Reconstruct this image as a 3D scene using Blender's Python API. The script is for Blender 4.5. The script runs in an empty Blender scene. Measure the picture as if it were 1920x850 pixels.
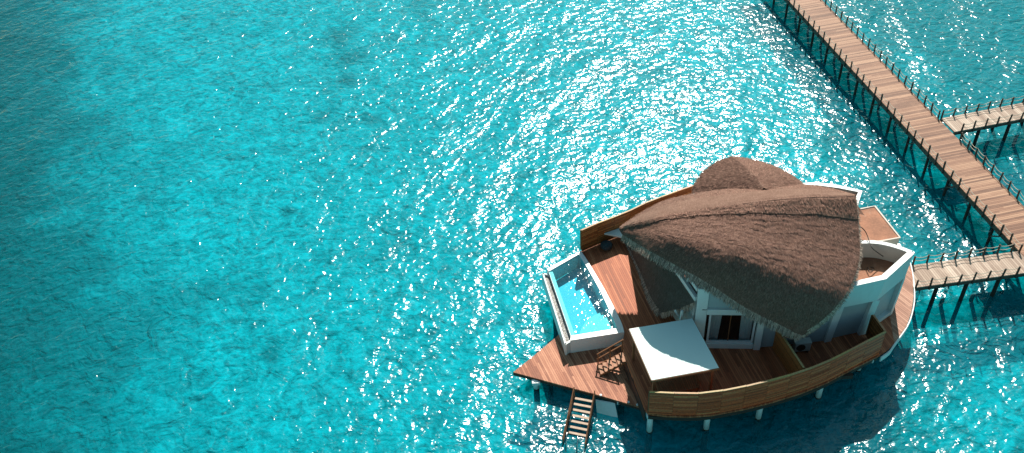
import bpy, bmesh, math, random
from mathutils import Vector, Matrix
from mathutils.bvhtree import BVHTree
random.seed(7)
rnd = random.random
def ru(a, b): return a + (b - a) * random.random()
sc = bpy.context.scene
COL = sc.collection

# ------------------------------------------------------------------ camera
F = 1738.2; CZ = 45.9
PT = math.radians(42.07); RO = math.radians(-4.42)
fw = Vector((0, math.cos(PT), -math.sin(PT)))
r0 = Vector((1, 0, 0)); u0 = r0.cross(fw)
rt = math.cos(RO) * r0 + math.sin(RO) * u0
up = -math.sin(RO) * r0 + math.cos(RO) * u0
cam_d = bpy.data.cameras.new('camera'); cam = bpy.data.objects.new('camera', cam_d); COL.objects.link(cam)
cam.matrix_world = Matrix(((rt.x, up.x, -fw.x, 0), (rt.y, up.y, -fw.y, 0), (rt.z, up.z, -fw.z, CZ), (0, 0, 0, 1)))
cam_d.sensor_width = 36; cam_d.lens = 36 * F / 1920.0
cam_d.clip_start = 0.5; cam_d.clip_end = 4000
sc.camera = cam

def at(x, y, z):
    """survey point of the photograph -> world position at height z"""
    v = fw + rt * ((x - 960) / F) - up * ((y - 425) / F)
    t = (z - CZ) / v.z
    return Vector((v.x * t, v.y * t, z))

# ------------------------------------------------------------------ materials
def new_mat(name):
    m = bpy.data.materials.new(name); m.use_nodes = True
    nt = m.node_tree; nt.nodes.clear()
    out = nt.nodes.new('ShaderNodeOutputMaterial')
    return m, nt, out
class N:
    def __init__(s, nt): s.nt = nt
    def __call__(s, typ, ins=None, **kw):
        n = s.nt.nodes.new(typ)
        for k, v in kw.items(): setattr(n, k, v)
        for k, v in (ins or {}).items():
            if isinstance(v, bpy.types.NodeSocket): s.nt.links.new(v, n.inputs[k])
            else: n.inputs[k].default_value = v
        return n
    def math(s, op, a, b=0.0, c=0.0, clamp=False):
        n = s('ShaderNodeMath', {0: a, 1: b, 2: c}, operation=op); n.use_clamp = clamp; return n.outputs[0]
    def mix(s, fac, a, b, blend='MIX'):
        n = s.nt.nodes.new('ShaderNodeMix'); n.data_type = 'RGBA'; n.blend_type = blend
        for k, v in ((0, fac), (6, a), (7, b)):
            if isinstance(v, bpy.types.NodeSocket): s.nt.links.new(v, n.inputs[k])
            else: n.inputs[k].default_value = v if k == 0 or len(v) == 4 else (*v, 1)
        return n.outputs[2]
    def ramp(s, fac, stops):
        n = s('ShaderNodeValToRGB', {0: fac}); cr = n.color_ramp
        while len(cr.elements) < len(stops): cr.elements.new(0.5)
        for e, (p, c) in zip(cr.elements, stops): e.position = p; e.color = (*c, 1) if len(c) == 3 else c
        return n.outputs[0]
    def noise(s, vec, scale, detail=2.0, rough=0.5, dist=0.0):
        return s('ShaderNodeTexNoise', {'Vector': vec, 'Scale': scale, 'Detail': detail, 'Roughness': rough, 'Distortion': dist}).outputs[0]
    def coord(s, rot=0.0, scale=(1, 1, 1), loc=(0, 0, 0)):
        tc = s('ShaderNodeTexCoord')
        return s('ShaderNodeMapping', {'Vector': tc.outputs['Object'], 'Rotation': (0, 0, rot), 'Scale': scale, 'Location': loc}).outputs[0]

def dcoord(n, phi, scale):
    """coordinates turned so that x runs along direction phi, then scaled"""
    return n('ShaderNodeMapping', {'Vector': n.coord(rot=-phi), 'Scale': scale}).outputs[0]

def paint(name, c, rough=0.5, var=0.12, scale=1.5, dirt=None, spec=0.4, metal=0.0, bump=0.02):
    m, nt, out = new_mat(name); n = N(nt); v = n.coord()
    a = n.noise(v, scale, 4, 0.6); b = n.noise(v, scale * 9, 3, 0.6)
    k = n.math('ADD', n.math('MULTIPLY', a, 0.65), n.math('MULTIPLY', b, 0.35))
    col = n.ramp(k, [(0.3, tuple(x * (1 - var) for x in c)), (0.7, tuple(min(1, x * (1 + var * 0.5)) for x in c))])
    if dirt:
        d = n.ramp(n.noise(n.coord(scale=(1, 1, 0.35)), 0.9, 5, 0.7), [(0.55, (0, 0, 0)), (0.78, (1, 1, 1))])
        col = n.mix(n.math('MULTIPLY', d, 0.5), col, dirt)
    bp = n('ShaderNodeBump', {'Strength': 0.4, 'Distance': bump, 'Height': b})
    p = n('ShaderNodeBsdfPrincipled', {'Base Color': col, 'Roughness': rough, 'Metallic': metal, 'Specular IOR Level': spec, 'Normal': bp.outputs[0]})
    nt.links.new(p.outputs[0], out.inputs[0]); return m

def wood(name, c1, c2, c3, ang=0.0, width=0.14, rough=0.6, gap=0.09, patch=0.5, length=2.4):
    """boards running along direction ang (radians) in the world XY plane"""
    m, nt, out = new_mat(name); n = N(nt)
    v = n.coord(rot=-ang)
    s = n('ShaderNodeSeparateXYZ', {0: v}); X, Y, Z = s.outputs
    q = n.math('DIVIDE', Y, width); idn = n.math('FLOOR', q); fr = n.math('SUBTRACT', q, idn)
    w1 = n('ShaderNodeTexWhiteNoise', {'W': idn}, noise_dimensions='1D').outputs[0]
    xx = n.math('ADD', n.math('DIVIDE', X, length), n.math('MULTIPLY', w1, 7.3))
    bid = n.math('FLOOR', xx)
    w2 = n('ShaderNodeTexWhiteNoise', {'Vector': n('ShaderNodeCombineXYZ', {0: bid, 1: idn}).outputs[0]}, noise_dimensions='2D').outputs[0]
    grain = n.noise(n('ShaderNodeCombineXYZ', {0: n.math('MULTIPLY', X, 1.1), 1: n.math('MULTIPLY', Y, 22), 2: w2}).outputs[0], 1.0, 4, 0.6)
    big = n.noise(v, 0.8, 4, 0.6)
    band = n.noise(n('ShaderNodeCombineXYZ', {0: n.math('MULTIPLY', X, 0.15), 1: n.math('MULTIPLY', Y, 1.1)}).outputs[0], 1.0, 3, 0.6)
    k = n.math('ADD', n.math('MULTIPLY', w2, 0.42), n.math('ADD', n.math('MULTIPLY', grain, 0.25), n.math('MULTIPLY', band, 0.40)))
    col = n.ramp(k, [(0.30, c1), (0.53, c2), (0.78, c3)])
    pt = n.ramp(n.math('ADD', n.math('MULTIPLY', big, 0.6), n.math('MULTIPLY', grain, 0.4)), [(0.52, (0, 0, 0)), (0.70, (1, 1, 1))])
    col = n.mix(n.math('MULTIPLY', pt, patch), col, tuple(min(1, x * 1.5 + 0.03) for x in c3))
    edge = n.math('MINIMUM', fr, n.math('SUBTRACT', 1.0, fr))
    g = n.math('LESS_THAN', edge, gap * 0.5)
    col = n.mix(n.math('MULTIPLY', g, 0.8), col, (0.02, 0.012, 0.01))
    h = n.math('ADD', n.math('MULTIPLY', n.math('SUBTRACT', 1.0, g), 1.0), n.math('MULTIPLY', grain, 0.25))
    bp = n('ShaderNodeBump', {'Strength': 0.5, 'Distance': 0.012, 'Height': h})
    p = n('ShaderNodeBsdfPrincipled', {'Base Color': col, 'Roughness': rough, 'Specular IOR Level': 0.35, 'Normal': bp.outputs[0]})
    nt.links.new(p.outputs[0], out.inputs[0]); return m

def attr_mat(name, rough=0.85, mul=(1, 1, 1), noise=0.35, scale=14, spec=0.2):
    """colour comes from the mesh's own 'Col' attribute (one tint per blade or slat)"""
    m, nt, out = new_mat(name); n = N(nt)
    a = n('ShaderNodeAttribute', attribute_name='Col').outputs['Color']
    k = n.noise(n.coord(), scale, 3, 0.6)
    col = n.mix(1.0, a, (*mul, 1), 'MULTIPLY')
    lo = n.mix(1.0, col, (1 - noise, 1 - noise, 1 - noise, 1), 'MULTIPLY')
    col = n.mix(n.ramp(k, [(0.35, (0, 0, 0)), (0.65, (1, 1, 1))]), lo, col)
    p = n('ShaderNodeBsdfPrincipled', {'Base Color': col, 'Roughness': rough, 'Specular IOR Level': spec})
    nt.links.new(p.outputs[0], out.inputs[0]); return m

def thatch_mat(name, c1, c2, c3):
    m, nt, out = new_mat(name); n = N(nt)
    v = n.coord(rot=math.radians(-28), scale=(9, 1.6, 2.2))
    a = n.noise(v, 2.0, 4, 0.65); b = n.noise(n.coord(), 1.1, 4, 0.6)
    c = n.noise(n.coord(), 16, 3, 0.6)
    k = n.math('ADD', n.math('MULTIPLY', a, 0.5), n.math('ADD', n.math('MULTIPLY', b, 0.25), n.math('MULTIPLY', c, 0.25)))
    col = n.ramp(k, [(0.34, c1), (0.5, c2), (0.66, c3)])
    bp = n('ShaderNodeBump', {'Strength': 0.9, 'Distance': 0.06, 'Height': k})
    p = n('ShaderNodeBsdfPrincipled', {'Base Color': col, 'Roughness': 0.9, 'Specular IOR Level': 0.15, 'Normal': bp.outputs[0]})
    nt.links.new(p.outputs[0], out.inputs[0]); return m

def wave_height(n, sx=1.0):
    v1 = dcoord(n, math.radians(62), (0.50 * sx, 1.0 * sx, 1))
    v2 = dcoord(n, math.radians(12), (0.85 * sx, 1.05 * sx, 1))
    v3 = dcoord(n, math.radians(-15), (0.9 * sx, 1.1 * sx, 1))
    h1 = n.noise(v1, 0.28, 2, 0.5, 0.3)
    h2 = n.noise(v2, 1.7, 1, 0.45, 0.6)
    h3 = n.noise(v3, 4.6, 1, 0.5, 0.3)
    return h1, h2, h3
W_A = (0.44, 0.122, 0.024)

def water_mat(name, tint, scatter, scat=0.3, rough=0.13, k=1.0, sx=1.0):
    m, nt, out = new_mat(name); n = N(nt)
    h1, h2, h3 = wave_height(n, sx)
    h = n.math('ADD', n.math('MULTIPLY', h1, W_A[0] * k), n.math('ADD', n.math('MULTIPLY', h2, W_A[1] * k), n.math('MULTIPLY', h3, W_A[2] * k)))
    bp = n('ShaderNodeBump', {'Strength': 1.0, 'Distance': 1.0, 'Height': h}).outputs[0]
    tr = n('ShaderNodeBsdfTransparent', {'Color': (*tint, 1)})
    # edge vignette put into the water colour, darker to the west
    X, Y = n('ShaderNodeSeparateXYZ', {0: n.coord()}).outputs[:2]
    vignette = n('ShaderNodeMapRange', {0: n.math('ADD', n.math('ADD', X, n.math('MULTIPLY', Y, 0.317)), n.math('MULTIPLY', n.noise(n.coord(), 0.07, 4, 0.6), 16.0)), 1: -3.0, 2: -16.0, 3: 0.0, 4: 0.88}).outputs[0]
    sc_ = n.mix(vignette, scatter, (0.0, scatter[1] * .16, scatter[2] * .18))
    bp3 = n('ShaderNodeBump', {'Strength': 1.0, 'Distance': 1.6, 'Height': n.math('ADD', h, n.math('MULTIPLY', n.noise(n.coord(), 0.62, 4, 0.5, 1.4), 0.42))}).outputs[0]
    df = n('ShaderNodeBsdfDiffuse', {'Color': sc_, 'Normal': bp3})
    gl = n('ShaderNodeBsdfGlossy', {'Color': (1, 1, 1, 1), 'Roughness': rough, 'Normal': bp})
    back = n('ShaderNodeNewGeometry').outputs['Backfacing']
    fr = n('ShaderNodeFresnel', {'IOR': n.math('SUBTRACT', 1.33, n.math('MULTIPLY', back, 0.578)), 'Normal': bp}).outputs[0]
    a = n('ShaderNodeMixShader', {0: scat, 1: tr.outputs[0], 2: df.outputs[0]})
    b = n('ShaderNodeMixShader', {0: fr, 1: a.outputs[0], 2: gl.outputs[0]})
    nt.links.new(b.outputs[0], out.inputs[0]); return m

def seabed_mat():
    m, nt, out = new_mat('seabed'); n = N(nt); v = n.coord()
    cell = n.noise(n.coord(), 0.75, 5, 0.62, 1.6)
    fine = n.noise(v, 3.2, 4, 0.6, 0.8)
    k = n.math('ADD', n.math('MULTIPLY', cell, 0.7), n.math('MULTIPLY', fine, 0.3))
    col = n.ramp(k, [(0.37, (0.18, 0.18, 0.16)), (0.50, (0.54, 0.54, 0.50)), (0.63, (0.92, 0.93, 0.87))])  # light and dark mottling of wave refraction put into the sand colour
    # dark patches: reefs, and to the west an edge vignette painted in too
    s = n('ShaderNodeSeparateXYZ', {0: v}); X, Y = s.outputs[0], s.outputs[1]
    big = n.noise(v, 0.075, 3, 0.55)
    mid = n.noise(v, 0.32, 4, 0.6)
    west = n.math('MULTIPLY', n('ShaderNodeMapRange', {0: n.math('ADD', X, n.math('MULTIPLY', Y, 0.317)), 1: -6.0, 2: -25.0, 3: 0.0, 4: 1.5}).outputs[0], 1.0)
    # reefs rise in the far north-east corner
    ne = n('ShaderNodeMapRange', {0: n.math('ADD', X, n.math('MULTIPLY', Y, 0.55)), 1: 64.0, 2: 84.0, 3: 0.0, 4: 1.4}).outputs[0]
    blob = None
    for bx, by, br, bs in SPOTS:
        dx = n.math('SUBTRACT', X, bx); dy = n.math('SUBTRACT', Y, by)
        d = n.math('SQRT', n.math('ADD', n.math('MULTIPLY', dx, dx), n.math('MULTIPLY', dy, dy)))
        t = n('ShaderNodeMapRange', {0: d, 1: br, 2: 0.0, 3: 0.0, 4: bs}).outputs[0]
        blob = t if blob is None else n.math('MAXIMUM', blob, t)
    reef_vignette = n.math('ADD', n.math('MULTIPLY', n.math('MAXIMUM', west, ne), 0.62), n.math('ADD', n.math('MULTIPLY', n.math('SUBTRACT', big, 0.5), 1.3), n.math('MULTIPLY', n.math('SUBTRACT', mid, 0.5), 0.9)))
    reef_vignette = n.math('ADD', reef_vignette, blob)
    rf = n.ramp(reef_vignette, [(0.08, (0, 0, 0)), (0.60, (1, 1, 1))])
    dark_seabed_c = n.ramp(fine, [(0.3, (0.05, 0.05, 0.04)), (0.7, (0.17, 0.17, 0.14))])
    col = n.mix(n.math('MULTIPLY', rf, 0.85), col, dark_seabed_c)
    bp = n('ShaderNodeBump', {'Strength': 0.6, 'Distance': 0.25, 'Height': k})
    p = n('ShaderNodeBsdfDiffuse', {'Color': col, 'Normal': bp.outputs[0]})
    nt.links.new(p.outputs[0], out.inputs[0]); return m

SPOTS = []  # darker round spots of the seabed, reefs among them
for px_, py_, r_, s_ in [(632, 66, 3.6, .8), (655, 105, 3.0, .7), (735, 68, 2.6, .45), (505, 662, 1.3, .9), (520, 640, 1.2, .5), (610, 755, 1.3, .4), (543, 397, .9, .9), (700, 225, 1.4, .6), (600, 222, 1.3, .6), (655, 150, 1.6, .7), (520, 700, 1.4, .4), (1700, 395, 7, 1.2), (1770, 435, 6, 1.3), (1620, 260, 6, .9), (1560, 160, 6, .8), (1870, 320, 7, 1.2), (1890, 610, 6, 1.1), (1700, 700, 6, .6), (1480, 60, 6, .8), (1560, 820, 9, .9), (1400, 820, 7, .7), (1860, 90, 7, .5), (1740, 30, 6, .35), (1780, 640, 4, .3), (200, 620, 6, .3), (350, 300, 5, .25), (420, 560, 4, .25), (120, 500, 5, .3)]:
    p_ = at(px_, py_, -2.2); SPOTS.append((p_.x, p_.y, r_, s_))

M = {}
M['white'] = paint('white_render', (0.76, 0.81, 0.79), 0.5, 0.06, 0.8, dirt=(0.62, 0.60, 0.55))
M['white_clean'] = paint('white_paint', (0.80, 0.81, 0.80), 0.35, 0.05, 0.8)
M['panel'] = paint('grey_wall_panel', (0.42, 0.50, 0.52), 0.5, 0.08, 1.2)
M['fabric'] = paint('white_canvas', (0.72, 0.88, 0.85), 0.55, 0.03, 0.6)
M['dark'] = paint('dark_timber', (0.045, 0.030, 0.022), 0.6, 0.3, 3)
M['pile_dark'] = paint('pile_growth', (0.020, 0.022, 0.018), 0.8, 0.4, 6)
M['post'] = paint('weathered_post', (0.075, 0.058, 0.045), 0.75, 0.35, 5)
M['beam'] = paint('jetty_beam', (0.085, 0.075, 0.060), 0.75, 0.35, 4)
M['rope'] = paint('pale_rope', (0.62, 0.54, 0.42), 0.85, 0.15, 9)
M['rust'] = paint('terracotta_screed', (0.40, 0.175, 0.098), 0.75, 0.45, 1.1, dirt=(0.66, 0.50, 0.38))
M['cream'] = paint('cream_parapet', (0.66, 0.58, 0.50), 0.6, 0.08, 1.0)
M['cable'] = paint('black_cable', (0.03, 0.025, 0.02), 0.6, 0.2, 9)
M['metal'] = paint('steel', (0.62, 0.62, 0.62), 0.25, 0.1, 9, metal=1.0)
M['bag'] = paint('dark_fabric_bag', (0.03, 0.05, 0.06), 0.8, 0.3, 4)
M['ac'] = paint('beige_plastic', (0.55, 0.53, 0.48), 0.5, 0.1, 4)
M['curtain'] = paint('grey_curtain', (0.66, 0.68, 0.68), 0.9, 0.15, 5)
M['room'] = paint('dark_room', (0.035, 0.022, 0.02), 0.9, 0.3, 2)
M['rail'] = paint('oiled_timber', (0.30, 0.125, 0.055), 0.5, 0.3, 4)
M['rim'] = paint('white_pool_rim', (0.83, 0.83, 0.82), 0.35, 0.04, 1.0)
M['pool_floor'] = paint('pool_mosaic', (0.02, 0.46, 0.66), 0.4, 0.12, 5)
M['pool_step'] = paint('pool_step_mosaic', (0.42, 0.62, 0.62), 0.4, 0.08, 5)
M['pebble'] = paint('pebbles', (0.45, 0.42, 0.38), 0.8, 0.75, 6, bump=0.08)
M['step'] = paint('deck_step_timber', (0.46, 0.22, 0.12), 0.6, 0.25, 5)
M['tread'] = paint('pale_tread', (0.58, 0.42, 0.31), 0.65, 0.3, 5)
M['roofd'] = thatch_mat('thatch', (0.11, 0.060, 0.047), (0.21, 0.120, 0.092), (0.32, 0.19, 0.148))
M['roofe'] = thatch_mat('smooth_thatch', (0.15, 0.082, 0.058), (0.22, 0.127, 0.094), (0.32, 0.195, 0.145))
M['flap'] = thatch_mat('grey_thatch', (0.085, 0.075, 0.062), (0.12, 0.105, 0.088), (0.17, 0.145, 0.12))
M['blade'] = attr_mat('thatch_blades')
M['bamboo'] = attr_mat('bamboo_slats', rough=0.5, noise=0.3, scale=9, spec=0.4)
AJ = math.radians(9.325)            # plank direction of the main jetty (perpendicular to its length)
M['jetty'] = wood('jetty_planks', (0.15, 0.064, 0.036), (0.30, 0.142, 0.082), (0.48, 0.27, 0.165), AJ, 0.15, patch=0.22, length=90)
M['branch'] = wood('branch_planks', (0.28, 0.185, 0.135), (0.44, 0.32, 0.24), (0.60, 0.47, 0.37), AJ + math.pi / 2, 0.16, patch=0.3, length=90)
A1 = at(1117, 500, 2); A2 = at(1165, 600, 2)
ang_up = math.atan2((A2 - A1).y, (A2 - A1).x)
B1 = at(1000, 668, 1); B2 = at(1022, 710, 1)
ang_lo = math.atan2((B2 - B1).y, (B2 - B1).x)
M['deck_up'] = wood('upper_deck_planks', (0.29, 0.075, 0.030), (0.45, 0.122, 0.048), (0.60, 0.20, 0.088), ang_up, 0.13, patch=0.32, length=4.5)
M['deck_lo'] = wood('lower_deck_planks', (0.25, 0.075, 0.036), (0.39, 0.130, 0.064), (0.58, 0.25, 0.14), ang_lo, 0.13, patch=0.42, length=5)
M['deck_r'] = wood('round_deck_planks', (0.28, 0.125, 0.078), (0.42, 0.20, 0.13), (0.56, 0.32, 0.22), math.radians(-62), 0.14, patch=0.3, length=6)
M['water'] = water_mat('sea_water', (0.012, 0.86, 0.96), (0.001, 0.40, 0.51), 0.32, rough=0.15)
M['poolwater'] = water_mat('pool_water', (0.42, 0.90, 0.95), (0.02, 0.42, 0.52), 0.06, rough=0.045, k=0.16, sx=1.9)
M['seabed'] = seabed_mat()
def glass_mat():
    m, nt, out = new_mat('window_glass'); n = N(nt)
    tr = n('ShaderNodeBsdfTransparent', {'Color': (0.95, 0.98, 0.98, 1)}); gl = n('ShaderNodeBsdfGlossy', {'Roughness': 0.03})
    back = n('ShaderNodeNewGeometry').outputs['Backfacing']
    fr = n('ShaderNodeFresnel', {'IOR': n.math('SUBTRACT', 1.5, n.math('MULTIPLY', back, 0.8333))}).outputs[0]
    b = n('ShaderNodeMixShader', {0: fr, 1: tr.outputs[0], 2: gl.outputs[0]})
    nt.links.new(b.outputs[0], out.inputs[0]); return m
M['glass'] = glass_mat()

# ------------------------------------------------------------------ builders
class MB:
    def __init__(s): s.v = []; s.f = []; s.c = []; s.cur = None
    def face(s, pts, c=None):
        i = len(s.v); s.v += [Vector(p) for p in pts]; s.f.append(tuple(range(i, i + len(pts)))); s.c.append(c or s.cur or (1, 1, 1))
    def hexa(s, p, c=None):
        """8 corners: bottom ring 0-3, top ring 4-7"""
        i = len(s.v); s.v += [Vector(q) for q in p]
        for f in ((3, 2, 1, 0), (4, 5, 6, 7), (0, 1, 5, 4), (1, 2, 6, 5), (2, 3, 7, 6), (3, 0, 4, 7)):
            s.f.append(tuple(i + k for k in f)); s.c.append(c or s.cur or (1, 1, 1))
    def box(s, c, x, y, z, ax=None, col=None):
        """centre c, full sizes x,y,z, ax = unit x direction in plan (or a 3D vector)"""
        ax = Vector(ax) if ax is not None else Vector((1, 0, 0)); ax.normalize()
        zz = Vector((0, 0, 1)); ay = zz.cross(ax)
        ay.normalize(); az = ax.cross(ay)
        c = Vector(c); X = ax * x / 2; Y = ay * y / 2; Z = az * z / 2
        s.hexa([c - X - Y - Z, c + X - Y - Z, c + X + Y - Z, c - X + Y - Z, c - X - Y + Z, c + X - Y + Z, c + X + Y + Z, c - X + Y + Z], col)
    def bar(s, a, b, w, h, col=None):
        a = Vector(a); b = Vector(b); s.box((a + b) / 2, (b - a).length, w, h, b - a, col)
    def prism(s, poly, z0, z1, col=None, top=True, bottom=True):
        P = [Vector((p[0], p[1], 0)) for p in poly]
        ar = sum(P[i].x * P[(i + 1) % len(P)].y - P[(i + 1) % len(P)].x * P[i].y for i in range(len(P)))
        if ar < 0: P.reverse()
        n = len(P); i0 = len(s.v)
        s.v += [Vector((p.x, p.y, z0)) for p in P] + [Vector((p.x, p.y, z1)) for p in P]
        cc = col or s.cur or (1, 1, 1)
        if bottom: s.f.append(tuple(i0 + k for k in reversed(range(n)))); s.c.append(cc)
        if top: s.f.append(tuple(i0 + n + k for k in range(n))); s.c.append(cc)
        for k in range(n):
            j = (k + 1) % n; s.f.append((i0 + k, i0 + j, i0 + n + j, i0 + n + k)); s.c.append(cc)
    def tube(s, pts, r, n=6, r2=None, cap=True):
        pts = [Vector(p) for p in pts]; rings = []
        for k, p in enumerate(pts):
            d = (pts[min(k + 1, len(pts) - 1)] - pts[max(k - 1, 0)]).normalized()
            a = d.cross(Vector((0, 0, 1)) if abs(d.z) < 0.95 else Vector((1, 0, 0))).normalized(); b = d.cross(a)
            rr = r if r2 is None else r + (r2 - r) * k / (len(pts) - 1)
            rings.append([p + (a * math.cos(t) + b * math.sin(t)) * rr for t in [2 * math.pi * q / n for q in range(n)]])
        i0 = len(s.v)
        for R in rings: s.v += R
        cc = s.cur or (1, 1, 1)
        for k in range(len(pts) - 1):
            for q in range(n):
                a = i0 + k * n + q; b = i0 + k * n + (q + 1) % n
                s.f.append((a, a + n, b + n, b)); s.c.append(cc)
        if cap:
            s.f.append(tuple(i0 + q for q in range(n))); s.c.append(cc)
            s.f.append(tuple(i0 + (len(pts) - 1) * n + q for q in reversed(range(n)))); s.c.append(cc)
    def grid(s, P, col=None, flip=False):
        """P rows of points, shared vertices"""
        i0 = len(s.v); w = len(P[0])
        for R in P: s.v += [Vector(p) for p in R]
        for a in range(len(P) - 1):
            for b in range(w - 1):
                f = (i0 + a * w + b, i0 + a * w + b + 1, i0 + (a + 1) * w + b + 1, i0 + (a + 1) * w + b)
                s.f.append(f[::-1] if flip else f); s.c.append(col or s.cur or (1, 1, 1))
    def build(s, name, mat, parent=None, smooth=False, bevel=0.0):
        me = bpy.data.meshes.new(name); me.from_pydata([tuple(v) for v in s.v], [], s.f)
        me.materials.append(mat)
        ca = me.color_attributes.new('Col', 'FLOAT_COLOR', 'CORNER')
        flat = []
        for p, c in zip(me.polygons, s.c):
            for _ in range(p.loop_total): flat += [c[0], c[1], c[2], 1.0]
        ca.data.foreach_set('color', flat)
        if smooth:
            for p in me.polygons: p.use_smooth = True
        me.update()
        o = bpy.data.objects.new(name, me); COL.objects.link(o)
        if bevel:
            b = o.modifiers.new('bevel', 'BEVEL'); b.width = bevel; b.segments = 2; b.limit_method = 'ANGLE'
        if parent: adopt(o, parent)
        return o
def adopt(o, parent):
    o.parent = parent; o.matrix_parent_inverse = Matrix.Translation(-world_loc(parent))
def world_loc(o):
    v = Vector(o.location)
    if o.parent: v = v + o.matrix_parent_inverse.translation + world_loc(o.parent)
    return v
def thing(name, label, cat, loc=(0, 0, 0), group=None):
    o = bpy.data.objects.new(name, None); o.empty_display_size = 0.3; COL.objects.link(o); o.location = loc
    o['label'] = label; o['category'] = cat
    if group: o['group'] = group
    return o
def tag(o, label, cat, group=None):
    o['label'] = label; o['category'] = cat
    if group: o['group'] = group
    return o
def struct(o, kind='structure'): o['kind'] = kind; return o
def copy_part(src, loc, parent):
    c = src.copy(); COL.objects.link(c); c.location = loc; c.parent = parent
    c.matrix_parent_inverse = src.matrix_parent_inverse.copy(); return c

# ------------------------------------------------------------------ sea
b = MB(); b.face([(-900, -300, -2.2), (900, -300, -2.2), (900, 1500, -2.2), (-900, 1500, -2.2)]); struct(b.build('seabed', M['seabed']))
b = MB(); b.face([(-900, -300, 0), (900, -300, 0), (900, 1500, 0), (-900, 1500, 0)]); struct(b.build('sea_water', M['water']))

# ------------------------------------------------------------------ jetties
def post_mesh(name, h, below, r=0.055):
    m = MB(); m.hexa([(-r, -r, -below), (r, -r, -below), (r, r, -below), (-r, r, -below), (-r * .85, -r * .85, h - .02), (r * .85, -r * .85, h), (r * .85, r * .85, h), (-r * .85, r * .85, h - .02)])
    return m
def walkway(root, origin, d, L0, L1, W, z, mat, posts_l, posts_r, piles, hpost=0.74, thick=0.10, pile_r=0.105, skirt=0.30, braces=()):
    """origin on the left edge, d along, left edge at n*0 and right edge at n*W"""
    d = Vector((d[0], d[1], 0)).normalized(); n = Vector((d.y, -d.x, 0)); o = Vector((origin[0], origin[1], 0))
    m = MB(); m.prism([(o + d * L0)[:2], (o + d * L1)[:2], (o + d * L1 + n * W)[:2], (o + d * L0 + n * W)[:2]], z - thick, z)
    m.build('deck', mat, root)
    for w in (0.03, W - 0.03):
        m = MB(); a = o + d * L0 + n * w; c = o + d * L1 + n * w
        a.z = c.z = z - thick - skirt / 2 - 0.003; m.bar(a, c, 0.10, skirt); m.build('beam', M['beam'], root)
    first = None
    for side, lst in ((-0.06, posts_l), (W + 0.06, posts_r)):
        for t in lst:
            p = o + d * t + n * side; p.z = z
            if first is None:
                first = post_mesh('post', hpost, thick + skirt * .8).build('post', M['post'], root, bevel=0.012); first.location = p
            else:
                c_ = copy_part(first, p, root); c_.rotation_euler = (ru(-.04, .04), ru(-.04, .04), ru(-.2, .2)); c_.scale = (ru(.9, 1.1), ru(.9, 1.1), ru(.93, 1.05))
        runs = []; cur = []
        for t in lst:
            if cur and abs(t - cur[-1]) > 1.7: runs.append(cur); cur = []
            cur.append(t)
        if cur: runs.append(cur)
        for run in runs:
            if len(run) < 2: continue
            for hh, sag in ((hpost - 0.07, 0.13), (hpost * 0.50, 0.12)):
                pts = []
                for a_, b_ in zip(run[:-1], run[1:]):
                    sg = sag * ru(.8, 1.2)
                    for q in range(6):
                        f_ = q / 6.0; p = o + d * (a_ + (b_ - a_) * f_) + n * side; p.z = z + hh - sg * 4 * f_ * (1 - f_); pts.append(p)
                p = o + d * run[-1] + n * side; p.z = z + hh; pts.append(p)
                m = MB(); m.tube(pts, 0.021, 5); m.build('rope', M['rope'], root)
    fp = None
    for i, t in enumerate(piles):
        for w in (0.16, W - 0.16):
            p = o + d * t + n * w; p.z = 0
            if fp is None:
                m = MB(); m.tube([(0, 0, -2.3), (0, 0, -0.4), (0, 0, z - thick - 0.02)], pile_r * 1.1, 10, pile_r); fp = m.build('pile', M['pile_dark'], root, smooth=True); fp.location = p
            else: copy_part(fp, p, root)
        if i in braces:
            a = o + d * t + n * 0.12; a.z = 0.75; c = o + d * (t - 1.0) + n * 0.12; c.z = z - thick - skirt
            m = MB(); m.bar(a, c, 0.09, 0.09); m.build('brace', M['beam'], root)
        a = o + d * t + n * 0.10; c = o + d * t + n * (W - 0.10); a.z = c.z = z - thick - 0.18
        m = MB(); m.bar(a, c, 0.16, 0.26); m.build('cross_beam', M['beam'], root)

dj = Vector((-math.sin(AJ), math.cos(AJ), 0)); nj = Vector((math.cos(AJ), math.sin(AJ), 0))
oj = Vector((27.54, 75.88, 0))
root = thing('jetty', 'long brown plank walkway on dark piles running diagonally past the villa, with rope railings', 'jetty', tuple(oj))
pl = [-t for t in list(range(-4, 35)) + [37.6, 38.6, 39.6, 40.6, 41.6]]
pr = [-(k + 1.2227) for k in list(range(-5, 19)) + list(range(21, 42))]
piles = [-(1.1 + 2.72 * k - 5.4) for k in range(0, 18)]
# left edge: travelling along -dj the walkway's left side is nj*W, so keep d=dj with origin on the left line
walkway(root, oj + nj * 0.06, dj, -46, 12, 2.93, 2.0, M['jetty'], pl, pr, piles, braces=(2, 4, 7, 9, 11, 13, 15))

def branch(label, name, pA, pB, W, n_, first_l, first_r, piles, L):
    A = at(*pA, 2.0); Bp = at(*pB, 2.0); d = (Bp - A).normalized()
    root = thing(name, label, 'jetty', tuple(A), 'short side jetties')
    walkway(root, A, d, 0, L, W, 1.985, M['branch'], [first_l + k for k in range(n_)], [first_r + k for k in range(n_)], piles, skirt=0.24)
    return root
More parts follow.
